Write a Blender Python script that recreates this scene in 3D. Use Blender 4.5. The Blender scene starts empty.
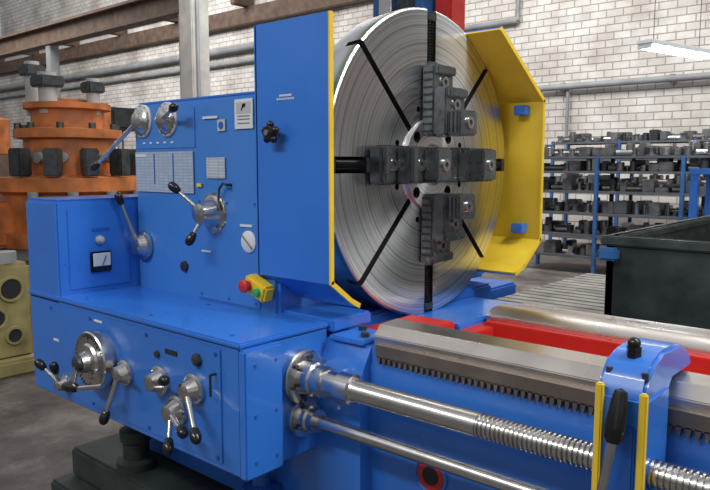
import bpy, bmesh, math, random
from mathutils import Vector, Matrix
random.seed(4)
COL=bpy.context.collection
# ---------------------------------------------------------------- materials
def mat(name,col,rough=.5,metal=0,var=.12,scale=6,bump=0,bscale=60,coat=0,rvar=0,crough=.12):
    m=bpy.data.materials.new(name); m.use_nodes=True; nt=m.node_tree; N=nt.nodes; L=nt.links
    b=N['Principled BSDF']; b.inputs['Roughness'].default_value=rough; b.inputs['Metallic'].default_value=metal
    b.inputs['Coat Weight'].default_value=coat; b.inputs['Coat Roughness'].default_value=crough
    tc=N.new('ShaderNodeTexCoord'); n=N.new('ShaderNodeTexNoise'); n.inputs['Scale'].default_value=scale; n.inputs['Detail'].default_value=6
    L.new(tc.outputs['Object'],n.inputs['Vector'])
    r=N.new('ShaderNodeValToRGB'); r.color_ramp.elements[0].position=.3; r.color_ramp.elements[1].position=.7
    r.color_ramp.elements[0].color=(*[c*(1-var) for c in col],1); r.color_ramp.elements[1].color=(*[min(1,c*(1+var)) for c in col],1)
    L.new(n.outputs['Fac'],r.inputs['Fac']); L.new(r.outputs['Color'],b.inputs['Base Color'])
    if rvar:
        n3=N.new('ShaderNodeTexNoise'); n3.inputs['Scale'].default_value=scale*2.3; n3.inputs['Detail'].default_value=8; n3.inputs['Distortion'].default_value=.6
        L.new(tc.outputs['Object'],n3.inputs['Vector']); mr=N.new('ShaderNodeMapRange'); mr.inputs['From Min'].default_value=.3; mr.inputs['From Max'].default_value=.7
        mr.inputs['To Min'].default_value=rough-rvar; mr.inputs['To Max'].default_value=rough+rvar
        L.new(n3.outputs['Fac'],mr.inputs['Value']); L.new(mr.outputs['Result'],b.inputs['Roughness'])
    if bump:
        n2=N.new('ShaderNodeTexNoise'); n2.inputs['Scale'].default_value=bscale; L.new(tc.outputs['Object'],n2.inputs['Vector'])
        bp=N.new('ShaderNodeBump'); bp.inputs['Strength'].default_value=bump; bp.inputs['Distance'].default_value=.01
        L.new(n2.outputs['Fac'],bp.inputs['Height']); L.new(bp.outputs['Normal'],b.inputs['Normal'])
    return m
BLUE=mat('blue_paint',(.028,.165,.60),.32,0,.08,3,.03,30,coat=.5,rvar=.06,crough=.09)
BLUE2=mat('blue_paint_dark',(.016,.10,.42),.42,0,.18,3,.08,30)
BLUEH=mat('blue_paint_headstock',(.044,.19,.57),.38,0,.06,2,.03,30,rvar=.06,coat=.3)
YEL=mat('yellow_paint',(.74,.52,.03),.5,0,.08,rvar=.1)
RED=mat('red_paint',(.50,.022,.016),.42,0,.15)
STEEL=mat('machined_steel',(.60,.59,.57),.24,1,.1,20)
WAY=mat('ground_way_steel',(.64,.60,.56),.30,1,.04,3,rvar=.05)
WAYD=mat('oiled_steel',(.22,.185,.16),.42,.8,.2,8)
DARKM=mat('blackened_steel',(.07,.075,.08),.38,.7,.3,15)
JAWM=mat('jaw_steel',(.24,.26,.27),.30,.95,.2,15,rvar=.08)
BLACK=mat('black_plastic',(.008,.008,.009),.2,0,.1)
DEEP=mat('painted_recess_shade',(.015,.015,.017),.6,0,.1)  # near-black colour paints the shade inside slots, bores and holes
WHITE=mat('white_label',(.62,.65,.66),.5,0,.04)
BGREEN=mat('dark_green_paint',(.024,.034,.032),.6,0,.45,5,.2)
ORANGE=mat('orange_paint',(.46,.14,.035),.55,0,.4,4)
OLIVE=mat('olive_paint',(.26,.22,.09),.6,0,.35,5)
BROWN=mat('rusty_brown',(.11,.07,.05),.7,0,.35,5)
GREY=mat('grey_paint',(.24,.25,.26),.6,0,.2,3)
LGREY=mat('light_grey_paint',(.42,.43,.43),.6,0,.1,3)
CONC=mat('column_concrete',(.40,.39,.37),.8,0,.2,3,.2)
WOODP=mat('worn_planks',(.22,.21,.19),.8,0,.35,4)
BINM=mat('bin_dark_teal',(.028,.038,.036),.5,0,.6,4,.3,12,rvar=.12)
RACKM=mat('rack_blue',(.03,.11,.30),.5,0,.2)
SHELFM=mat('shelf_grey',(.10,.11,.125),.6,.2,.2)
PARTM=mat('assorted_metal_parts',(.20,.20,.20),.45,.8,.5,8)
GREEN=mat('green_button',(.02,.35,.08),.4)
LAMPW=bpy.data.materials.new('lamp_tube'); LAMPW.use_nodes=True
e=LAMPW.node_tree.nodes['Principled BSDF']; e.inputs['Emission Color'].default_value=(.85,.95,1,1); e.inputs['Emission Strength'].default_value=18

def brickmat():
    m=bpy.data.materials.new('white_painted_brick'); m.use_nodes=True; nt=m.node_tree; N=nt.nodes; L=nt.links; b=N['Principled BSDF']
    tc=N.new('ShaderNodeTexCoord'); sp=N.new('ShaderNodeSeparateXYZ'); cb=N.new('ShaderNodeCombineXYZ'); ad=N.new('ShaderNodeMath')
    L.new(tc.outputs['Object'],sp.inputs[0]); L.new(sp.outputs['X'],ad.inputs[0]); L.new(sp.outputs['Y'],ad.inputs[1])
    L.new(ad.outputs[0],cb.inputs['X']); L.new(sp.outputs['Z'],cb.inputs['Y'])
    br=N.new('ShaderNodeTexBrick'); br.inputs['Scale'].default_value=1; br.inputs['Brick Width'].default_value=.31; br.inputs['Row Height'].default_value=.135
    br.inputs['Mortar Size'].default_value=.012; br.inputs['Mortar Smooth'].default_value=.5; br.inputs['Bias'].default_value=-.1
    br.inputs['Color1'].default_value=(.74,.72,.69,1); br.inputs['Color2'].default_value=(.61,.59,.565,1); br.inputs['Mortar'].default_value=(.38,.36,.345,1)
    L.new(cb.outputs[0],br.inputs['Vector'])
    n=N.new('ShaderNodeTexNoise'); n.inputs['Scale'].default_value=.7; n.inputs['Detail'].default_value=10; n.inputs['Roughness'].default_value=.65; L.new(tc.outputs['Object'],n.inputs['Vector'])
    r=N.new('ShaderNodeValToRGB'); r.color_ramp.elements[0].position=.33; r.color_ramp.elements[0].color=(.56,.52,.49,1); r.color_ramp.elements[1].position=.6; r.color_ramp.elements[1].color=(1,1,1,1)
    L.new(n.outputs['Fac'],r.inputs['Fac'])
    mx=N.new('ShaderNodeMix'); mx.data_type='RGBA'; mx.blend_type='MULTIPLY'; mx.inputs[0].default_value=1
    L.new(br.outputs['Color'],mx.inputs[6]); L.new(r.outputs['Color'],mx.inputs[7]); L.new(mx.outputs[2],b.inputs['Base Color'])
    bp=N.new('ShaderNodeBump'); bp.invert=True; bp.inputs['Distance'].default_value=.02; bp.inputs['Strength'].default_value=.6; L.new(br.outputs['Fac'],bp.inputs['Height']); L.new(bp.outputs['Normal'],b.inputs['Normal'])
    b.inputs['Roughness'].default_value=.8
    return m
def floormat():
    m=bpy.data.materials.new('worn_concrete_floor'); m.use_nodes=True; nt=m.node_tree; N=nt.nodes; L=nt.links; b=N['Principled BSDF']
    tc=N.new('ShaderNodeTexCoord')
    n=N.new('ShaderNodeTexNoise'); n.inputs['Scale'].default_value=2.2; n.inputs['Detail'].default_value=12; n.inputs['Roughness'].default_value=.75
    L.new(tc.outputs['Object'],n.inputs['Vector'])
    r=N.new('ShaderNodeValToRGB'); E=r.color_ramp.elements; E[0].position=.34; E[0].color=(.03,.025,.023,1); E[1].position=.66; E[1].color=(.20,.175,.16,1)
    x=E.new(.5); x.color=(.09,.078,.072,1)
    L.new(n.outputs['Fac'],r.inputs['Fac']); L.new(r.outputs['Color'],b.inputs['Base Color'])
    r2=N.new('ShaderNodeValToRGB'); r2.color_ramp.elements[0].color=(.35,.35,.35,1); r2.color_ramp.elements[1].color=(.8,.8,.8,1); L.new(n.outputs['Fac'],r2.inputs['Fac']); L.new(r2.outputs['Color'],b.inputs['Roughness'])
    return m
def tablemat(name,w,h,c=(.62,.66,.72),k=(.15,.17,.25),ms=.0015):
    m=bpy.data.materials.new(name); m.use_nodes=True; nt=m.node_tree; N=nt.nodes; L=nt.links; b=N['Principled BSDF']
    tc=N.new('ShaderNodeTexCoord'); sp=N.new('ShaderNodeSeparateXYZ'); cb=N.new('ShaderNodeCombineXYZ')
    L.new(tc.outputs['Object'],sp.inputs[0]); L.new(sp.outputs['X'],cb.inputs['X']); L.new(sp.outputs['Z'],cb.inputs['Y'])
    br=N.new('ShaderNodeTexBrick'); br.inputs['Scale'].default_value=1; br.offset=0; br.inputs['Brick Width'].default_value=w; br.inputs['Row Height'].default_value=h; br.inputs['Mortar Size'].default_value=ms
    br.inputs['Color1'].default_value=(*c,1); br.inputs['Color2'].default_value=(*[q*.85 for q in c],1); br.inputs['Mortar'].default_value=(*k,1)
    L.new(cb.outputs[0],br.inputs['Vector']); L.new(br.outputs['Color'],b.inputs['Base Color']); b.inputs['Roughness'].default_value=.45
    return m
def chuckmat():
    m=bpy.data.materials.new('turned_steel_face'); m.use_nodes=True; nt=m.node_tree; N=nt.nodes; L=nt.links; b=N['Principled BSDF']
    b.inputs['Metallic'].default_value=1; b.inputs['Roughness'].default_value=.29; b.inputs['Anisotropic'].default_value=.9
    tg=N.new('ShaderNodeTangent'); tg.direction_type='RADIAL'; tg.axis='X'; L.new(tg.outputs[0],b.inputs['Tangent'])
    tc=N.new('ShaderNodeTexCoord'); sp=N.new('ShaderNodeSeparateXYZ'); cb=N.new('ShaderNodeCombineXYZ'); L.new(tc.outputs['Object'],sp.inputs[0])
    L.new(sp.outputs['Y'],cb.inputs['X']); L.new(sp.outputs['Z'],cb.inputs['Y'])
    ln=N.new('ShaderNodeVectorMath'); ln.operation='LENGTH'; L.new(cb.outputs[0],ln.inputs[0])
    mo=N.new('ShaderNodeMath'); mo.operation='PINGPONG'; mo.inputs[1].default_value=.030; L.new(ln.outputs['Value'],mo.inputs[0])
    r=N.new('ShaderNodeValToRGB'); E=r.color_ramp.elements; E[0].position=0; E[0].color=(.28,.38,.22,1); E[1].position=.10; E[1].color=(.74,.75,.76,1)
    sc=N.new('ShaderNodeMath'); sc.operation='DIVIDE'; sc.inputs[1].default_value=.030; L.new(mo.outputs[0],sc.inputs[0]); L.new(sc.outputs[0],r.inputs['Fac'])
    w=N.new('ShaderNodeTexNoise'); w.noise_dimensions='1D'; w.inputs['Scale'].default_value=140; L.new(ln.outputs['Value'],w.inputs['W'])
    r2=N.new('ShaderNodeMapRange'); r2.inputs['From Min'].default_value=.3; r2.inputs['From Max'].default_value=.7; r2.inputs['To Min'].default_value=.78; r2.inputs['To Max'].default_value=1.12; L.new(w.outputs['Fac'],r2.inputs['Value'])
    mx=N.new('ShaderNodeVectorMath'); mx.operation='SCALE'; L.new(r.outputs['Color'],mx.inputs[0]); L.new(r2.outputs['Result'],mx.inputs['Scale'])
    L.new(mx.outputs[0],b.inputs['Base Color'])
    return m
# ---------------------------------------------------------------- mesh builder
class B:
    def __init__(s,name): s.name=name; s.bm=bmesh.new(); s.mats=[]
    def mi(s,m):
        if m not in s.mats: s.mats.append(m)
        return s.mats.index(m)
    def merge(s,t,m,M=None):
        i=s.mi(m)
        for f in t.faces: f.material_index=i
        bmesh.ops.recalc_face_normals(t,faces=t.faces[:])
        if M is not None: bmesh.ops.transform(t,matrix=M,verts=t.verts)
        me=bpy.data.meshes.new('t'); t.to_mesh(me); t.free(); s.bm.from_mesh(me); bpy.data.meshes.remove(me)
    def box(s,a,b,m,bev=.004,M=None,seg=2):
        t=bmesh.new(); bmesh.ops.create_cube(t,size=1)
        for v in t.verts:
            for k in range(3): v.co[k]=(a[k]+b[k])/2+v.co[k]*abs(b[k]-a[k])
        if bev>0:
            bev=min(bev,min(abs(b[k]-a[k]) for k in range(3))*.45)
            bmesh.ops.bevel(t,geom=t.edges[:],offset=bev,segments=seg,affect='EDGES')
        s.merge(t,m,M)
    def prism(s,pts,ax,lo,hi,m,bev=0,M=None):
        t=bmesh.new(); o=[k for k in range(3) if k!=ax]
        def mk(p,h):
            c=[0,0,0]; c[o[0]]=p[0]; c[o[1]]=p[1]; c[ax]=h; return t.verts.new(c)
        A=[mk(p,lo) for p in pts]; C=[mk(p,hi) for p in pts]; n=len(pts)
        t.faces.new(A); t.faces.new(C[::-1])
        for i in range(n): t.faces.new((A[i],A[(i+1)%n],C[(i+1)%n],C[i]))
        bmesh.ops.recalc_face_normals(t,faces=t.faces[:])
        if bev: bmesh.ops.bevel(t,geom=t.edges[:],offset=bev,segments=2,affect='EDGES')
        s.merge(t,m,M)
    def lathe(s,prof,origin,axis,m,n=40,M=None):
        axis=Vector(axis).normalized(); q=Vector((0,0,1)).rotation_difference(axis).to_matrix().to_4x4()
        t=bmesh.new(); rings=[]
        for d,r in prof:
            if r<1e-6: rings.append([t.verts.new((0,0,d))])
            else: rings.append([t.verts.new((r*math.cos(2*math.pi*i/n),r*math.sin(2*math.pi*i/n),d)) for i in range(n)])
        for a,b in zip(rings,rings[1:]):
            for i in range(n):
                j=(i+1)%n
                if len(a)==1 and len(b)==1: continue
                if len(a)==1: t.faces.new((a[0],b[j],b[i]))
                elif len(b)==1: t.faces.new((a[i],a[j],b[0]))
                else: t.faces.new((a[i],a[j],b[j],b[i]))
        if len(rings[0])>1: t.faces.new(rings[0][::-1])
        if len(rings[-1])>1: t.faces.new(rings[-1])
        MM=Matrix.Translation(origin)@q
        if M is not None: MM=M@MM
        s.merge(t,m,MM)
    def cyl(s,p,q,r,m,r2=None,n=24,bev=0,M=None):
        p=Vector(p); q=Vector(q); L=(q-p).length; r2=r if r2 is None else r2
        if bev: pr=[(0,r-bev),(bev,r),(L-bev,r2),(L,r2-bev)]
        else: pr=[(0,r),(L,r2)]
        s.lathe(pr,p,q-p,m,n,M)
    def ball(s,c,r,m,sc=(1,1,1),M=None):
        t=bmesh.new(); bmesh.ops.create_uvsphere(t,u_segments=20,v_segments=12,radius=r)
        for v in t.verts: v.co=Vector((v.co.x*sc[0],v.co.y*sc[1],v.co.z*sc[2]))+Vector(c)
        s.merge(t,m,M)
    def done(s,parent=None,ang=35,origin=None):
        me=bpy.data.meshes.new(s.name)
        if origin: bmesh.ops.translate(s.bm,verts=s.bm.verts,vec=-Vector(origin))
        s.bm.to_mesh(me); s.bm.free()
        for m in s.mats: me.materials.append(m)
        for p in me.polygons: p.use_smooth=True
        me.set_sharp_from_angle(angle=math.radians(ang))
        o=bpy.data.objects.new(s.name,me); COL.objects.link(o)
        if origin: o.location=origin
        if parent: o.parent=parent
        return o
def empty(n):
    o=bpy.data.objects.new(n,None); COL.objects.link(o); return o
def bolt(b,c,ax,r=.008,h=.006,m=BLUE2):
    b.cyl(c,Vector(c)+Vector(ax)*h,r,m,n=6)
def lever(b,hub,y0,tip,r=.035,out=.05,tout=.09,grip=.016,hubm=STEEL,rod=.0075):
    x,z=hub
    b.lathe([(0,r),(.012,r),(.014,r*.92),(.016,r*.8),(out*.8,r*.62),(out,r*.55),(out+.004,r*.35),(out+.006,0)],(x,y0,z),(0,-1,0),hubm,36)
    if tip:
        p=Vector((x,y0-out*.7,z)); q=Vector((tip[0],y0-tout,tip[1])); d=(q-p)
        u=d.normalized(); L=d.length
        b.cyl(p,p+u*(L-.03),rod*1.2,STEEL,rod*.8)
        b.lathe([(0,.006),(.006,grip*.75),(.026,grip),(.040,grip*.9),(.048,grip*.5),(.051,0)],p+u*(L-.035),u,BLACK,20)
# ---------------------------------------------------------------- the lathe
lathe=empty('metal_lathe')
CY,CZ=2.07,1.5
HY=1.48
b=B('headstock')
b.box((-2.42,HY,1.0),(-1.62,2.75,1.724),BLUEH,.012)
b.box((-2.415,HY+.02,1.724),(-1.70,2.7,1.735),BLUE,.004)
b.box((-2.03,HY-.004,1.035),(-1.70,HY,1.39),BLUEH,.002)
b.box((-2.40,HY-.003,1.56),(-2.03,HY,1.70),BLUEH,.002)
for x in (-2.01,-1.86,-1.72):
    for z in (1.05,1.375): bolt(b,(x,HY-.003,z),(0,-1,0),.005,.003)
b.lathe([(0,.30),(.03,.30),(.03,.2),(.07,.2)],(-1.62,CY,CZ),(1,0,0),DARKM,48)
b.box((-1.66,1.50,1.0),(-1.40,1.68,1.04),BLUE,.006)
b.done(lathe)
b=B('headstock_controls')
lever(b,(-2.35,1.662),HY,(-2.60,1.49),.055,.035,.07)
lever(b,(-2.19,1.662),HY,(-2.05,1.695),.055,.035,.07)
for x in (-2.35,-2.19):
    b.lathe([(0,.062),(.008,.062),(.012,.058)],(x,HY,1.662),(0,-1,0),LGREY,40)
    for k in range(12):
        a=k*math.pi/6; b.box((-.0015,-.0135,.050),(.0015,-.0115,.058),BLACK,0,Matrix.Translation((x,HY,1.662))@Matrix.Rotation(a,4,'Y'))
lever(b,(-2.365,1.194),HY-.004,(-2.395,1.385),.055,.04,.085)
lever(b,(-1.93,1.338),HY,(-2.03,1.43),.06,.07,.10)
lever(b,(-1.93,1.338),HY,(-1.955,1.245),.055,.06,.09)
for k in range(12):
    a=k*math.pi/6
    b.cyl((-1.93+.066*math.cos(a),HY,1.338+.066*math.sin(a)),(-1.93+.066*math.cos(a),HY-.008,1.338+.066*math.sin(a)),.006,STEEL,n=10)
b.lathe([(0,.068),(.006,.068),(.008,.05)],(-1.93,HY,1.338),(0,-1,0),STEEL,40)
b.lathe([(0,.036),(.008,.036),(.012,.03),(.012,0)],(-1.75,HY,1.252),(0,-1,0),WHITE,32)
b.box((-1.78,HY-.017,1.249),(-1.72,HY-.010,1.255),GREY,.001,Matrix.Translation((-1.75,HY,1.252))@Matrix.Rotation(.7,4,'Y')@Matrix.Translation((1.75,-HY,-1.252)))
b.lathe([(0,.02),(.01,.018),(.012,.008)],(-2.11,HY,1.137),(0,-1,0),DARKM,24)
pts=[(-1.84,1.435),(-1.86,1.44),(-1.88,1.42),(-1.885,1.38),(-1.875,1.35)]
for p,q in zip(pts,pts[1:]): b.cyl((p[0],HY-.02,p[1]),(q[0],HY-.02,q[1]),.004,DARKM,n=10)
b.cyl((-1.84,HY,1.435),(-1.84,HY-.022,1.435),.005,DARKM,n=10)
b.done(lathe)
b=B('speed_chart_plate'); b.box((-2.405,HY-.006,1.40),(-2.04,HY-.003,1.548),tablemat('chart_print',.03,.011,(.38,.46,.57),(.26,.33,.46),.0018),.001)
b.box((-2.40,HY-.008,1.53),(-2.33,HY-.006,1.54),WHITE,0); b.box((-2.28,HY-.008,1.43),(-2.275,HY-.006,1.54),BLUE2,0); b.box((-2.16,HY-.008,1.41),(-2.155,HY-.006,1.54),BLUE2,0)
b.done(lathe)
b=B('instruction_plates')
b.box((-1.965,HY-.006,1.455),(-1.865,HY-.003,1.525),tablemat('instruction_print',.05,.01,(.5,.56,.62),(.25,.3,.4)),.001)
b.box((-1.81,HY-.006,1.615),(-1.72,HY-.003,1.71),WHITE,.001)
b.box((-1.80,HY-.007,1.664),(-1.73,HY-.006,1.70),LGREY,0)
pp=[(-1.775,1.672),(-1.765,1.695),(-1.752,1.695),(-1.756,1.684),(-1.764,1.684)]
b.prism(pp,1,HY-.009,HY-.007,BLACK)
for z in (1.632,1.645,1.655): b.box((-1.795,HY-.008,z),(-1.735,HY-.006,z+.003),GREY,0)
for i in range(5): b.box((-2.35+i*.045,HY-.006,1.578),(-2.335+i*.045,HY-.003,1.584),WHITE,0)
b.box((-1.90,HY-.006,1.612),(-1.86,HY-.003,1.65),LGREY,0)
b.cyl((-1.88,HY-.006,1.631),(-1.88,HY-.008,1.631),.012,BLUE2)
b.box((-1.98,HY-.006,1.655),(-1.90,HY-.003,1.663),WHITE,0)
b.box((-2.02,HY-.008,1.425),(-1.995,HY-.004,1.437),YEL,0)
b.box((-2.0,HY-.008,1.20),(-1.95,HY-.005,1.206),WHITE,0)
b.box((-1.79,HY-.008,1.30),(-1.73,HY-.005,1.308),WHITE,0)
b.done(lathe)
b=B('emergency_stop')
T=Matrix.Translation((-1.675,HY-.03,1.112))@Matrix.Rotation(.35,4,'Y')@Matrix.Scale(.8,4)
b.box((-.065,-.03,-.035),(.065,.03,.035),YEL,.01,T)
b.lathe([(0,.02),(.02,.02),(.02,.026),(.03,.026),(.036,.018),(.037,0)],(-.03,-.03,.0),(0,-1,0),RED,28,T)
b.lathe([(0,.016),(.015,.016),(.018,.01),(.018,0)],(.03,-.03,0),(0,-1,0),GREEN,24,T)
b.cyl((0,.03,0),(0,.06,0),.02,BLUE2,M=T)
b.done(lathe)
b=B('side_cabinet')
b.box((-2.66,1.16,1.0),(-2.42,2.6,1.372),BLUE,.008)
b.box((-2.655,1.17,1.372),(-2.425,2.55,1.378),BLUE,.003)
b.box((-2.42,1.20,1.05),(-2.416,1.44,1.345),BLUE,.002)
b.box((-2.418,1.28,1.105),(-2.405,1.36,1.182),BLACK,.003)
b.box((-2.406,1.286,1.128),(-2.402,1.354,1.176),WHITE,.001)
b.cyl((-2.401,1.32,1.13),(-2.400,1.335,1.165),.0015,BLACK,n=6)
b.lathe([(0,.016),(.008,.016),(.008,.011),(.02,.010),(.024,0)],(-2.416,1.32,1.225),(1,0,0),LGREY,24)
b.box((-2.416,1.29,1.256),(-2.414,1.36,1.268),BLUE2,.001)
b.done(lathe)
GY=1.16
b=B('feed_gearbox')
b.box((-2.66,GY,.652),(-1.42,1.50,1.02),BLUE,.008)
b.box((-2.66,GY-.008,1.015),(-1.415,1.50,1.032),BLUE,.005)
b.box((-1.425,GY-.006,.655),(-1.395,1.292,1.014),BLUE,.006)
b.box((-2.50,GY-.004,.675),(-1.50,GY,1.0),BLUE,.002)
b.box((-2.40,1.30,.60),(-1.60,1.5,.655),BLUE2,.01)
for x in (-2.48,-2.2,-1.86,-1.52):
    for z in (.69,.985): bolt(b,(x,GY-.004,z),(0,-1,0),.006,.004)
for z in (.70,.83,.97):
    bolt(b,(-1.395,1.19,z),(1,0,0),.005,.004); bolt(b,(-1.395,1.265,z),(1,0,0),.005,.004)
for x,y in ((-2.3,1.2),(-1.9,1.2),(-1.5,1.2),(-1.5,1.42),(-1.9,1.42)): bolt(b,(x,y,1.032),(0,0,1),.006,.003)
b.done(lathe)
b=B('feed_controls')
GF=GY-.004
lever(b,(-2.374,.726),GF,(-2.355,.805),.034,.045,.06)
lever(b,(-2.374,.726),GF,(-2.45,.80),.032,.04,.07)
b.lathe([(0,.085),(.018,.085),(.019,.098),(.046,.098),(.050,.094),(.051,.060),(.058,.054),(.062,.036),(.085,.031),(.087,0)],(-2.125,GF,.862),(0,-1,0),STEEL,64)
for k in range(40):
    a=k*math.pi/20
    b.box((-.0008,-.0525,.080 if k%5 else .072),(.0008,-.0505,.092),DARKM,0,Matrix.Translation((-2.125,GF,.862))@Matrix.Rotation(a,4,'Y'))
b.lathe([(0,.024),(.012,.024),(.016,.016)],(-2.125,GF-.085,.862),(0,-1,0),DARKM,24)
b.cyl((-2.125,GF-.09,.862),(-2.13,GF-.105,.795),.010,STEEL,.008)
b.cyl((-2.10,GF-.105,.79),(-1.99,GF-.08,.815),.008,STEEL)
b.lathe([(0,.008),(.005,.015),(.03,.019),(.055,.013),(.06,0)],(-2.10,GF-.11,.792),(-1,-.2,-.05),BLACK,20)
lever(b,(-1.98,.843),GF,(-2.00,.70),.042,.04,.075,rod=.009)
b.cyl((-1.98,GF-.03,.843),(-1.91,GF-.05,.852),.007,STEEL)
lever(b,(-1.784,.858),GF,(-1.67,.895),.045,.045,.065)
lever(b,(-1.614,.868),GF,(-1.50,.775),.045,.045,.085,rod=.009)
lever(b,(-1.700,.785),GF,(-1.58,.765),.045,.045,.07,rod=.009)
lever(b,(-1.700,.785),GF,(-1.64,.705),.036,.04,.08)
b.lathe([(0,.02),(.012,.018),(.016,.008),(.016,0)],(-1.60,GF,.955),(0,-1,0),DARKM,6)
b.lathe([(0,.012),(.008,.010),(.008,0)],(-1.80,GF,.935),(0,-1,0),DARKM,20)
b.box((-1.76,GF-.003,.945),(-1.70,GF,.96),DARKM,.001)
b.cyl((-1.52,GF-.02,.93),(-1.52,GF-.02,.87),.004,DARKM,n=8); b.cyl((-1.52,GF,.93),(-1.52,GF-.02,.93),.004,DARKM,n=8)
b.box((-2.17,GF-.003,.98),(-2.12,GF,.988),WHITE,.001)
b.box((-2.47,GF-.003,.865),(-2.43,GF,.875),WHITE,.001)
b.done(lathe)
CH=chuckmat()
XF=-1.456; TH=.125
b=B('four_jaw_chuck')
prof=[(-TH,.48),(-TH+.004,.53),(-.012,.54),(-.004,.538),(0,.532),(0,.40),(0,.25),(0,.165),(.012,.16),(.012,.075),(-.05,.07),(-.05,0)]
b.lathe(prof,(XF,CY,CZ),(1,0,0),CH,160); b.mi(DEEP)
chuck=b.done(lathe,30,origin=(XF,CY,CZ))
c=B('cutter'); c.mi(CH)
for k in range(4):
    R=Matrix.Rotation(k*math.pi/2,4,'X')
    c.box((-.045,-.026,.10),(.05,.026,.7),DEEP,0,R)
    R=Matrix.Rotation(k*math.pi/2+math.pi/4,4,'X')
    c.box((-.06,-.0115,.17),(.05,.0115,.7),DEEP,0,R)
    a=k*math.pi/2+math.pi/4
    c.cyl((-.05,.135*math.sin(a),.135*math.cos(a)),(.05,.135*math.sin(a),.135*math.cos(a)),.02,DEEP,n=20)
    for da in (-.42,.42):
        a2=a+da; rr=.205
        c.cyl((-.03,rr*math.sin(a2),rr*math.cos(a2)),(.05,rr*math.sin(a2),rr*math.cos(a2)),.011,DEEP,n=16)
cut=c.done(None,30); cut.location=(XF,CY,CZ)
md=chuck.modifiers.new('slots','BOOLEAN'); md.object=cut; md.operation='DIFFERENCE'; md.solver='EXACT'
bpy.context.view_layer.update()
dg=bpy.context.evaluated_depsgraph_get(); nm=bpy.data.meshes.new_from_object(chuck.evaluated_get(dg)); chuck.modifiers.clear(); chuck.data=nm
nm.name='four_jaw_chuck'
for p in nm.polygons: p.use_smooth=True
nm.set_sharp_from_angle(angle=math.radians(30))
bpy.data.objects.remove(cut)
b=B('chuck_jaws')
for k in range(4):
    R=Matrix.Translation((XF,CY,CZ))@Matrix.Rotation(k*math.pi/2,4,'X')
    b.box((-.03,-.024,.12),(.01,.024,.36),JAWM,.002,R)
    b.box((.004,-.060,.100),(.055,.060,.345),JAWM,.006,R)
    b.box((.055,-.060,.100),(.105,.060,.265),JAWM,.006,R)
    b.box((.105,-.054,.100),(.160,.054,.185),JAWM,.006,R)
    b.box((.105,-.056,.23),(.12,.056,.26),JAWM,.004,R)
    b.box((.055,-.056,.31),(.07,.056,.34),JAWM,.004,R)
    for i in range(9):
        b.box((.012,-.063,.112+i*.025),(.048,.063,.120+i*.025),DARKM,.001,R)
    for i in range(3): b.box((.112+i*.016,-.057,.11),(.118+i*.016,.057,.18),DARKM,.001,R)
    for rr,aa in ((.285,.055),(.205,.105),(.143,.160)):
        b.lathe([(0,.020),(.008,.020),(.008,.010),(.001,.009),(.001,0)],(aa,0,rr),(1,0,0),STEEL,18,R)
        b.cyl((aa+.001,0,rr),(aa+.0035,0,rr),.0095,DEEP,n=6,M=R)
    pr=[]; d=0
    while d<.16:
        pr+=[(d,.014),(d+.003,.021),(d+.006,.021),(d+.009,.014)]; d+=.010
    b.lathe(pr,(-.018,0,.345),(0,0,1),BLACK,16,R)
    b.box((-.04,-.025,.50),(.004,.025,.525),DARKM,.002,R)
b.done(lathe)
b=B('chuck_guard')
def shell(path,x0,x1,th,outer,inner):
    for i in range(len(path)-1):
        p=Vector(path[i]); q=Vector(path[i+1]); d=(q-p).normalized(); n=Vector((-d.y,d.x))
        for (o0,o1,m) in ((0,th*.5,outer),(th*.5,th,inner)):
            b.prism([tuple(p+n*o0),tuple(q+n*o0),tuple(q+n*o1),tuple(p+n*o1)],0,x0,x1,m)
        b.prism([tuple(p-n*.001),tuple(q-n*.001),tuple(q+n*(th+.004)),tuple(p+n*(th+.004))],0,x1,x1+.006,YEL)
shell([(1.585,1.068),(1.545,1.09),(1.458,1.155),(1.458,1.925)][::-1],-1.685,-1.375,.010,BLUE,BLUE)
shell([(2.30,1.995),(2.66,1.76),(2.66,1.19),(2.52,1.09),(2.45,1.07)][::-1],-1.685,-1.315,.012,BLUE,YEL)
b.prism([(2.30,1.995),(2.66,1.76),(2.66,1.19),(2.52,1.09),(2.45,1.07),(2.45,1.6),(2.30,1.8)],0,-1.69,-1.68,YEL)
b.prism([(1.585,1.068),(1.545,1.09),(1.458,1.155),(1.458,1.925),(1.62,1.925),(1.56,1.6),(1.60,1.3)],0,-1.69,-1.68,BLUE)
for z in (1.72,1.24): b.box((-1.42,2.60,z-.02),(-1.37,2.655,z+.02),BLUE,.004)
for k in range(5):
    a=k*2*math.pi/5+.3
    b.ball((-1.584+.024*math.cos(a),1.425,1.596+.024*math.sin(a)),.0115,BLACK)
b.cyl((-1.584,1.435,1.596),(-1.584,1.41,1.596),.022,BLACK,bev=.004)
b.cyl((-1.584,1.46,1.596),(-1.584,1.42,1.596),.010,STEEL)
b.cyl((-1.584,1.412,1.596),(-1.584,1.406,1.596),.009,STEEL)
for z,w in ((1.706,.035),(1.696,.05)):
    for i in range(9): b.box((-1.580+(i-4.5)*.0085*w/.05+.03,1.4565,z-.003),(-1.575+(i-4.5)*.0085*w/.05+.03,1.4585,z+.003),WHITE,0)
b.done(lathe)
b=B('bed')
prof=[(1.50,.35),(1.50,.62),(1.495,.64),(1.495,.93),(1.50,.94),(1.50,.985),(1.66,.985),(1.68,.80),(2.12,.80),(2.13,.93),(2.42,.93),(2.44,.35)]
b.prism(prof,0,-1.25,1.2,BLUE,.0)
b.prism([(1.45,.35),(1.45,.90),(1.50,.985),(1.62,.985),(1.64,.93),(2.44,.93),(2.44,.35)],0,-1.66,-1.25,BLUE)
b.box((-2.55,1.50,.35),(-1.5,2.6,1.0),BLUE2,.01)
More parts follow.
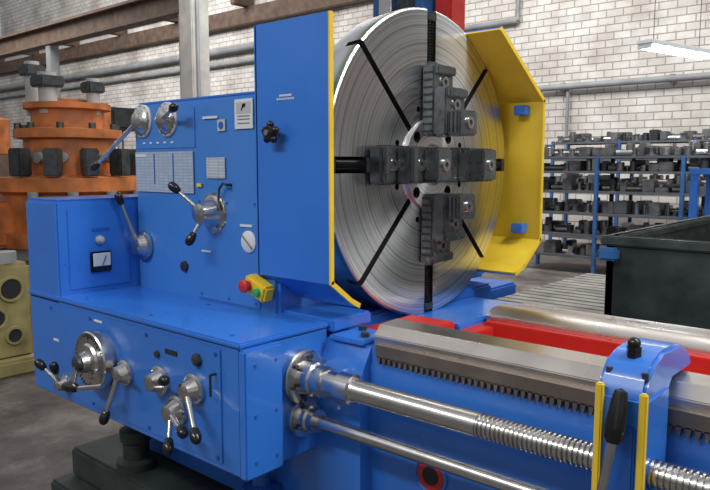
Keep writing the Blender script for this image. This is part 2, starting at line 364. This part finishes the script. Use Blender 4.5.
b.box((-1.40,1.48,.985),(-1.27,1.62,1.0),BLUE,.004)
bolt(b,(-1.30,1.53,1.0),(0,0,1),.014,.012,DARKM); bolt(b,(-1.36,1.59,1.0),(0,0,1),.014,.012,DARKM)
b.box((-1.27,1.66,.80),(-1.20,2.14,.945),RED,.004)
b.box((-1.44,1.64,.93),(-1.26,1.95,.980),RED,.006)
b.box((-1.24,2.10,.80),(1.2,2.137,.958),RED,.003)
b.box((-1.20,1.655,.795),(1.2,1.685,.975),RED,.002)
b.box((-1.2,1.69,.798),(1.2,2.12,.803),RED,0)
b.box((-1.50,1.97,.93),(-1.26,2.44,.965),BLUE,.006)
b.lathe([(0,.055),(.006,.053),(.008,.046),(.002,.043),(.002,0)],(-1.036,1.495,.667),(0,-1,0),BLUE,36)
b.cyl((-1.036,1.493,.667),(-1.036,1.491,.667),.042,RED,n=36)
b.cyl((-1.036,1.491,.667),(-1.036,1.490,.667),.026,DEEP,n=36)
b.done(lathe)
b=B('front_guideway')
b.prism([(1.498,.985),(1.498,1.020),(1.525,1.048),(1.60,1.052),(1.64,1.025),(1.64,.985)],0,-1.24,1.2,WAY,.002)
b.prism([(1.480,.965),(1.480,1.0),(1.499,1.0),(1.499,.965)],0,-1.22,1.2,WAYD)
x=-1.215
while x<.6:
    b.prism([(x,.968),(x+.004,.945),(x+.009,.945),(x+.013,.968)],1,1.480,1.499,WAYD); x+=.0185
b.done(lathe)
b=B('rear_guideway')
b.prism([(2.130,.958),(2.130,.972),(2.165,.995),(2.25,.998),(2.30,.975),(2.41,.975),(2.42,.93),(2.14,.93)],0,-1.25,1.2,WAY,.002)
b.done(lathe)
LY,LZ=1.38,.895; FY,FZ=1.378,.775
b=B('lead_screw')
b.lathe([(0,.078),(.022,.078),(.026,.072)],(-1.42,LY,LZ),(1,0,0),STEEL,48)
for k in range(6):
    a=k*math.pi/3+.3; b.cyl((-1.40,LY+.06*math.cos(a),LZ+.06*math.sin(a)),(-1.385,LY+.06*math.cos(a),LZ+.06*math.sin(a)),.008,DARKM,n=6)
b.lathe([(0,.05),(.05,.05),(.055,.044),(.09,.044),(.092,.036),(.14,.036),(.142,.042),(.19,.042),(.194,.034),(.21,.030),(.58,.030)],(-1.40,LY,LZ),(1,0,0),STEEL,40)
pr=[]; d=0
while d<1.7:
    pr+=[(d,.0245),(d+.0018,.030),(d+.0062,.030),(d+.008,.0245)]; d+=.0115
b.lathe(pr,(-.82,LY,LZ),(1,0,0),STEEL,32)
b.done(lathe)
b=B('feed_rod')
b.lathe([(0,.058),(.02,.058),(.024,.05),(.024,.04),(.05,.04),(.055,.034),(.075,.034)],(-1.42,FY,FZ),(1,0,0),STEEL,40)
for k in range(4):
    a=k*math.pi/2+.4; b.cyl((-1.40,FY+.046*math.cos(a),FZ+.046*math.sin(a)),(-1.39,FY+.046*math.cos(a),FZ+.046*math.sin(a)),.007,DARKM,n=6)
b.cyl((-1.40,FY,FZ),(1.2,FY,FZ),.019,STEEL,n=32)
b.done(lathe)
b=B('carriage_bracket')
b.box((-.535,1.33,.45),(-.43,1.475,1.06),BLUE,.012)
b.prism([(1.335,1.03),(1.345,1.08),(1.38,1.115),(1.44,1.13),(1.54,1.125),(1.60,1.105),(1.63,1.075),(1.63,1.056),(1.50,1.056),(1.47,1.03)],0,-.53,-.435,BLUE,.008)
b.box((-.526,1.318,.55),(-.511,1.333,1.075),YEL,.003)
b.box((-.441,1.318,.55),(-.426,1.333,1.07),YEL,.003)
b.box((-.507,1.322,.80),(-.447,1.333,1.0),BLUE2,.004)
b.cyl((-.482,1.40,1.115),(-.482,1.40,1.14),.015,BLACK,n=6)
b.ball((-.482,1.40,1.145),.013,BLACK)
for xx in (-.515,-.445): b.cyl((xx,1.36,1.08),(xx,1.36,1.10),.007,DARKM,n=6)
b.done(lathe)
b=B('carriage_lever')
b.lathe([(0,.012),(.01,.018),(.03,.02),(.08,.016),(.10,.012),(.105,0)],(-.475,1.285,.975),(.05,.22,1),BLACK,24)
b.cyl((-.475,1.286,.98),(-.505,1.25,.72),.009,STEEL,n=16)
b.lathe([(0,.014),(.03,.016),(.05,.01)],(-.49,1.268,.85),(-.1,-.12,-1),STEEL,20)
b.lathe([(0,.03),(.05,.028),(.075,.02)],(-.505,1.335,.72),(0,-1,0),STEEL,28)
b.done(lathe)
b=B('base_plinth')
b.box((-2.75,1.24,0),(1.2,2.8,.22),BGREEN,.01)
b.box((-2.72,1.32,.22),(-1.3,2.8,.34),BGREEN,.01)
b.box((-1.3,1.42,.22),(1.2,2.6,.36),BGREEN,.01)
for x in (-2.35,-1.62):
    b.lathe([(0,.075),(.03,.075),(.04,.05),(.10,.05),(.11,.06),(.15,.06),(.16,.03),(.30,.03)],(x,1.40,.34),(0,0,1),BGREEN if x<-2 else BLUE2,28)
b.done(lathe)
# ---------------------------------------------------------------- room
b=B('floor'); b.box((-45,-8,-.1),(14,14,0),floormat(),0); b.done()
BR=brickmat()
b=B('wall_back'); b.box((-45,13,0),(14,13.3,9),BR,0); b.done()
b=B('wall_left'); b.box((-45.3,-8,0),(-45,13.3,9),BR,0); b.done()
b=B('crane_beam'); b.box((-45,12.75,5.3),(14,12.99,5.75),BROWN,.02)  # crane beam running along the back wall
for i in range(12): b.box((-44+i*3.2,12.3,5.75),(-43.8+i*3.2,12.99,6.0),BROWN,.02)
b.done()
b=B('wall_pipe'); b.cyl((-6.5,12.85,2.98),(6,12.85,2.98),.06,GREY)
for x in range(-6,6,2): b.box((x-.04,12.85,2.9),(x+.04,12.999,3.06),GREY,.004)
b.cyl((-5.9,12.9,2.98),(-5.9,12.9,0),.03,GREY); b.done()
b=B('wall_conduit'); b.cyl((-45,12.9,4.35),(-7,12.9,4.35),.06,GREY); b.cyl((-7,12.9,4.35),(-7,12.9,8.9),.04,GREY)
b.cyl((-45,12.85,4.7),(-14,12.85,4.7),.10,GREY)
b.cyl((-14,12.85,4.7),(-14,12.85,0),.08,GREY)
for x in range(-44,-7,4): b.box((x-.03,12.9,4.3),(x+.03,12.999,4.4),GREY,.004)
b.done()
def column(x,y):
    b=B('building_column'); b.box((x-.20,y-.20,0),(x+.20,y+.20,9),CONC,.02); b.box((x-.24,y-.24,5.2),(x+.24,y+.24,5.5),CONC,.02); b.box((x-.26,y-.26,0),(x+.26,y+.26,.3),CONC,.02)
    b.cyl((x+.24,y-.1,.3),(x+.24,y-.1,8.8),.03,GREY,n=12); b.done()
column(-11.2,8.2)
for i,x in enumerate((-33,)):
    w=empty('window_%d'%(i+1))
    g=bpy.data.materials.new('daylight_glass%d'%i); g.use_nodes=True; pb=g.node_tree.nodes['Principled BSDF']; pb.inputs['Base Color'].default_value=(.4,.44,.46,1); pb.inputs['Roughness'].default_value=.3; pb.inputs['Emission Color'].default_value=(.85,.93,1,1); pb.inputs['Emission Strength'].default_value=.15
    b=B('window_frame'); b.box((x-1.8,12.93,6.1),(x+1.8,13.0,8.4),g,0)
    for k in range(5): b.box((x-1.85+k*.9,12.88,6.05),(x-1.77+k*.9,12.94,8.45),LGREY,.01)
    for k in range(4): b.box((x-1.85,12.88,6.05+k*.78),(x+1.85,12.94,6.13+k*.78),LGREY,.01)
    b.done(w)
b=B('overhead_crane_girder')
b.box((-24,8.6,4.55),(-12,8.9,4.62),BROWN,.01); b.box((-24,8.72,4.62),(-12,8.78,5.0),BROWN,.01); b.box((-24,8.6,5.0),(-12,8.9,5.07),BROWN,.01)
for x in (-23.8,-18,-12.2): b.box((x-.12,8.63,0),(x+.12,8.87,4.55),GREY,.01)
b.done()
b=B('fluorescent_lamp')
T=Matrix.Translation((-2.76,9.0,2.84))@Matrix.Rotation(math.radians(77),4,'Z')
b.box((-.7,-.09,.03),(.7,.09,.08),WHITE,.008,T)
for yy in (-.045,.045): b.cyl((-.66,yy,.005),(.66,yy,.005),.028,LAMPW,n=12,M=T)
for xx in (-.67,.67): b.box((xx-.02,-.08,-.02),(xx+.02,.08,.04),WHITE,.003,T)
for xx in (-.5,.5): b.cyl((xx,0,.08),(xx,0,6.1),.004,DARKM,n=6,M=T)
b.done()
def rack(x0,x1,y0,y1,h,lv,n):
    r=empty('storage_rack')
    b=B('rack_frame')
    for i in range(n):
        x=x0+(x1-x0)*i/(n-1)
        for y in (y0,y1): b.box((x-.025,y-.025,0),(x+.025,y+.025,h),RACKM,.004)
    for z in lv:
        b.box((x0,y0-.02,z-.035),(x1,y0+.01,z),SHELFM,.003); b.box((x0,y1-.01,z-.035),(x1,y1+.02,z),SHELFM,.003); b.box((x0,y0,z-.015),(x1,y1,z),SHELFM,.002)
    b.done(r)
    b=B('stored_parts')
    for z in lv:
        for yo in (.12,.3,.46):
            x=x0+.06
            while x<x1-.1:
                k=random.random(); s=random.uniform(.03,.09); y=y0+yo; m=random.choice((PARTM,PARTM,STEEL,DARKM,PARTM,SHELFM))
                if k<.35: b.box((x-s,y-.08,z),(x+s,y+.1,z+random.uniform(.05,.18)),m,.01)
                elif k<.7: b.cyl((x,y,z),(x,y,z+random.uniform(.05,.2)),s*.7,m,n=14,bev=.006)
                elif k<.85: b.cyl((x-s,y,z+.04),(x+s*1.5,y+.05,z+.04),.04,m,n=14)
                else: b.lathe([(0,s),(.02,s),(.02,s*.5),(.09,s*.5),(.09,s*.7),(.11,s*.7)],(x,y,z),(0,0,1),m,16)
                x+=s*2+random.uniform(.0,.03)
    b.done(r)
rack(-4.9,-1.6,9.3,9.85,1.62,(.25,.55,.85,1.15,1.42,1.62),4)
rack(-5.4,-2.0,11.3,11.9,1.9,(.3,.75,1.2,1.6,1.88),4)
b=B('steel_chip_bin')
x0,x1,y0,y1,h=-1.73,1.6,4.43,7.2,1.05
for a,c in (((x0,y0,.06),(x1,y0+.06,h)),((x0,y1-.06,.06),(x1,y1,h)),((x0,y0,.06),(x0+.06,y1,h)),((x1-.06,y0,.06),(x1,y1,h)),((x0,y0,.0),(x1,y1,.12))): b.box(a,c,BINM,.01)
for a,c in (((x0-.03,y0-.03,h-.06),(x1,y0+.07,h)),((x0-.03,y1-.07,h-.06),(x1,y1+.03,h)),((x0-.03,y0,h-.06),(x0+.07,y1,h))): b.box(a,c,BINM,.01)
for x in (-.9,.2,1.2): b.box((x-.04,y0-.05,.0),(x+.04,y0,h-.08),BINM,.008)
b.box((x0-.02,y0-.10,.90),(x0+.10,y0-.02,.98),RACKM,.015)
b.done()
b=B('plank_platform')
for i in range(16): b.box((-3.2,5.3+i*.15,.22),(-1.95,5.42+i*.15,.28),WOODP,.006)
for x in (-3.1,-2.1): b.box((x-.06,5.3,0),(x+.06,7.65,.22),BROWN,.006)
b.box((-3.2,5.24,.12),(-1.95,5.30,.27),RACKM,.006)
b.done()
b=B('drilling_machine')
b.box((-4.55,5.0,0),(-3.3,6.2,.35),BLUE2,.02)
b.box((-4.35,5.2,.35),(-3.78,5.9,4.6),RACKM,.03)
b.box((-4.20,5.12,.6),(-4.05,5.2,4.4),STEEL,.01); b.box((-3.98,5.12,.6),(-3.84,5.2,4.4),DARKM,.01)
b.box((-3.74,5.35,.35),(-3.56,5.6,4.6),RED,.02)
b.box((-4.5,4.9,3.4),(-3.6,5.2,4.2),BLUE2,.04)
b.done()
b=B('grinding_machine')
for x in (-2.2,-1.0): 
    for y in (8.0,8.6): b.box((x-.04,y-.04,0),(x+.04,y+.04,1.45),BLUE,.005)
b.box((-2.25,7.95,1.40),(-.95,8.65,1.46),BLUE,.005); b.box((-2.2,7.97,.7),(-1.0,8.03,.76),BLUE,.005)
b.box((-1.75,8.05,0),(-.98,8.6,1.25),BLUE,.03); b.box((-1.65,8.02,.5),(-1.1,8.06,1.1),DARKM,.01)
for x in (-2.0,-1.7,-1.3): b.cyl((x,8.3,1.46),(x,8.3,1.55),.07,PARTM,n=18,bev=.01)
b.done()
b=B('vertical_turning_machine')
ox,oy=-9.7,4.9
b.lathe([(0,1.0),(.25,1.0),(.25,.9),(.75,.9),(.80,1.02),(.98,1.02),(1.0,.7),(1.02,.62),(1.5,.60),(1.52,.72),(1.64,.72),(1.66,.5),(1.9,.48),(1.92,.58),(2.0,.58),(2.02,.3),(2.06,.3)],(ox,oy,.35),(0,0,1),ORANGE,40)
b.box((ox-1.9,oy-1.6,0),(ox+1.6,oy+1.6,.4),BGREEN,.03)
b.box((ox-1.7,oy-1.9,.4),(ox+.1,oy-.7,1.0),ORANGE,.04)
for k in range(10):
    a=k*math.pi/5; b.cyl((ox+.66*math.cos(a),oy+.66*math.sin(a),1.99),(ox+.66*math.cos(a),oy+.66*math.sin(a),2.07),.05,DARKM,n=8)
for (dx,dy,h,w) in ((-.4,-.3,2.95,.1),(.15,-.35,2.75,.12),(.35,.2,2.7,.09)):
    b.cyl((ox+dx,oy+dy,2.2),(ox+dx,oy+dy,h),w,LGREY,n=16); b.box((ox+dx-w*1.4,oy+dy-w*1.4,h-.2),(ox+dx+w*1.4,oy+dy+w*1.4,h-.05),DARKM,.02)
for k in range(5):
    a=-1.2+k*.5; b.box((-.12,-.1,1.35),(.10,.1,1.72),DARKM,.02,Matrix.Translation((ox+.92*math.cos(a),oy+.92*math.sin(a),0))@Matrix.Rotation(a,4,'Z'))
    b.cyl((ox+1.0*math.cos(a+.25),oy+1.0*math.sin(a+.25),.75),(ox+1.0*math.cos(a+.25),oy+1.0*math.sin(a+.25),1.15),.07,GREY,n=14)
for k in range(7):
    a=-1.5+k*.45; b.cyl((ox+.62*math.cos(a),oy+.62*math.sin(a),1.6),(ox+.75*math.cos(a),oy+.75*math.sin(a),1.6),.07,GREY,n=14)
b.box((ox-1.5,oy+.6,.4),(ox-.9,oy+1.2,2.5),ORANGE,.04)
b.done()
b=B('drilled_fixture_casting')
b.box((-5.9,1.75,0),(-5.0,2.25,.12),OLIVE,.02)
b.box((-5.35,1.5,.1),(-5.1,2.25,.80),OLIVE,.03); b.box((-6.0,1.9,.1),(-5.2,2.2,.74),OLIVE,.03)
for y,z,r in ((2.09,.62,.075),(1.98,.42,.06),(2.1,.28,.05),(1.85,.66,.06),(1.75,.35,.07),(1.62,.55,.05)):
    b.lathe([(0,r+.02),(.02,r+.015),(.02,r),(.004,r*.95),(.004,0)],(-5.1,y,z),(1,0,0),OLIVE,28); b.cyl((-5.098,y,z),(-5.092,y,z),r*.93,DEEP,n=28)
b.cyl((-5.2,2.1,.80),(-5.2,2.1,.88),.08,GREY,n=20)
b.done()
b=B('workshop_bench')
b.box((-9.5,1.6,.78),(-6.6,2.5,.86),BROWN,.01)
for x in (-9.4,-6.7):
    for y in (1.7,2.4): b.box((x-.05,y-.05,0),(x+.05,y+.05,.78),BROWN,.006)
for x,y,s in ((-9.0,2.1,.2),(-8.2,2.0,.25),(-7.4,2.2,.15)): b.cyl((x,y,.86),(x,y,.86+s),s*.6,PARTM,n=18,bev=.02)
b.done()
b=B('milling_machine')
mx_,my=-15,9.4
b.box((mx_-1.2,my-.9,0),(mx_+1.2,my+.9,1.0),GREY,.05); b.box((mx_-.5,my+.1,1.0),(mx_+.5,my+.9,2.9),GREY,.06); b.box((mx_-.4,my-1.0,2.3),(mx_+.4,my+.5,2.8),BGREEN,.06)
b.cyl((mx_,my-.7,2.3),(mx_,my-.7,1.8),.18,STEEL); b.box((mx_-1.4,my-1.1,1.0),(mx_+1.4,my-.1,1.2),DARKM,.03); b.done()
b=B('machine_housing')
b.box((-20,5.5,0),(-14.5,7.0,1.7),BROWN,.05); b.box((-19,5.6,1.7),(-17,6.9,3.0),GREY,.05); b.cyl((-16,6.2,1.7),(-16,6.2,2.5),.5,ORANGE,bev=.04); b.done()
# ---------------------------------------------------------------- light
w=bpy.data.worlds.new('ambient_fill'); bpy.context.scene.world=w; w.use_nodes=True; nt=w.node_tree; N=nt.nodes; L=nt.links
bg=N['Background']; tc=N.new('ShaderNodeTexCoord'); sp=N.new('ShaderNodeSeparateXYZ'); L.new(tc.outputs['Generated'],sp.inputs[0])
r=N.new('ShaderNodeValToRGB'); E=r.color_ramp.elements; E[0].position=.35; E[0].color=(.08,.08,.085,1); E[1].position=.75; E[1].color=(.88,.89,.92,1)
mr=N.new('ShaderNodeMapRange'); mr.inputs['From Min'].default_value=-1; L.new(sp.outputs['Z'],mr.inputs['Value']); L.new(mr.outputs['Result'],r.inputs['Fac'])
nz=N.new('ShaderNodeTexNoise'); nz.inputs['Scale'].default_value=2.6; nz.inputs['Detail'].default_value=3; L.new(tc.outputs['Generated'],nz.inputs['Vector'])  # invented bright and dark patches for the steel to reflect
m2=N.new('ShaderNodeMapRange'); m2.inputs['From Min'].default_value=.38; m2.inputs['From Max'].default_value=.62; m2.inputs['To Min'].default_value=.3; m2.inputs['To Max'].default_value=1.5; L.new(nz.outputs['Fac'],m2.inputs['Value'])
vs=N.new('ShaderNodeVectorMath'); vs.operation='SCALE'; L.new(r.outputs['Color'],vs.inputs[0]); L.new(m2.outputs['Result'],vs.inputs['Scale']); L.new(vs.outputs[0],bg.inputs['Color']); bg.inputs['Strength'].default_value=.60
def area(n,loc,tgt,sx,sy,p,col=(1,1,1)):
    l=bpy.data.lights.new(n,'AREA'); l.shape='RECTANGLE'; l.size=sx; l.size_y=sy; l.energy=p; l.color=col
    o=bpy.data.objects.new(n,l); COL.objects.link(o); o.location=loc; o.rotation_euler=(Vector(tgt)-Vector(loc)).to_track_quat('-Z','Y').to_euler()
area('fill_light_right',(2.6,2.2,4.2),(-1.4,1.8,1.2),.3,2.4,100,(1,.98,.95))  # added fill from the right, no fixture modelled
area('fill_light_chuck',(.9,2.1,4.6),(-1.4,2.0,1.5),1.6,.2,75,(1,.99,.97))  # added to put a wedge highlight on the chuck face
area('fill_light_front',(-2.0,-2.2,4.4),(-1.8,1.8,1.0),3.0,.3,120,(1,.97,.92))  # added front fill aimed at the machine, out of view
area('fill_light_hall',(-7,7.5,7),(-8,10.5,1),7,3,620,(1,.97,.93))  # unseen fill put in to light the hall and back wall
area('fill_light_hall_left',(-18,7,7.5),(-20,12,3),8,2,700,(1,.97,.93))  # added area light that brightens the wall on the left
area('fill_light_hall_right',(0,8,7),(-1,11,1),5,2,330,(1,.98,.95))  # extra unseen fill for the right part of the hall
# ---------------------------------------------------------------- camera
cam=bpy.data.cameras.new('camera'); co=bpy.data.objects.new('camera',cam); COL.objects.link(co)
cam.sensor_width=36; cam.lens=36*700/710; cam.clip_end=200
co.location=(0,0,1.5)
p=math.atan(80/700); yaw=math.radians(131.2)
F=Vector((math.cos(yaw)*math.cos(p),math.sin(yaw)*math.cos(p),-math.sin(p)))
co.rotation_euler=F.to_track_quat('-Z','Y').to_euler()
bpy.context.scene.camera=co
bpy.context.scene.view_settings.view_transform='Standard'
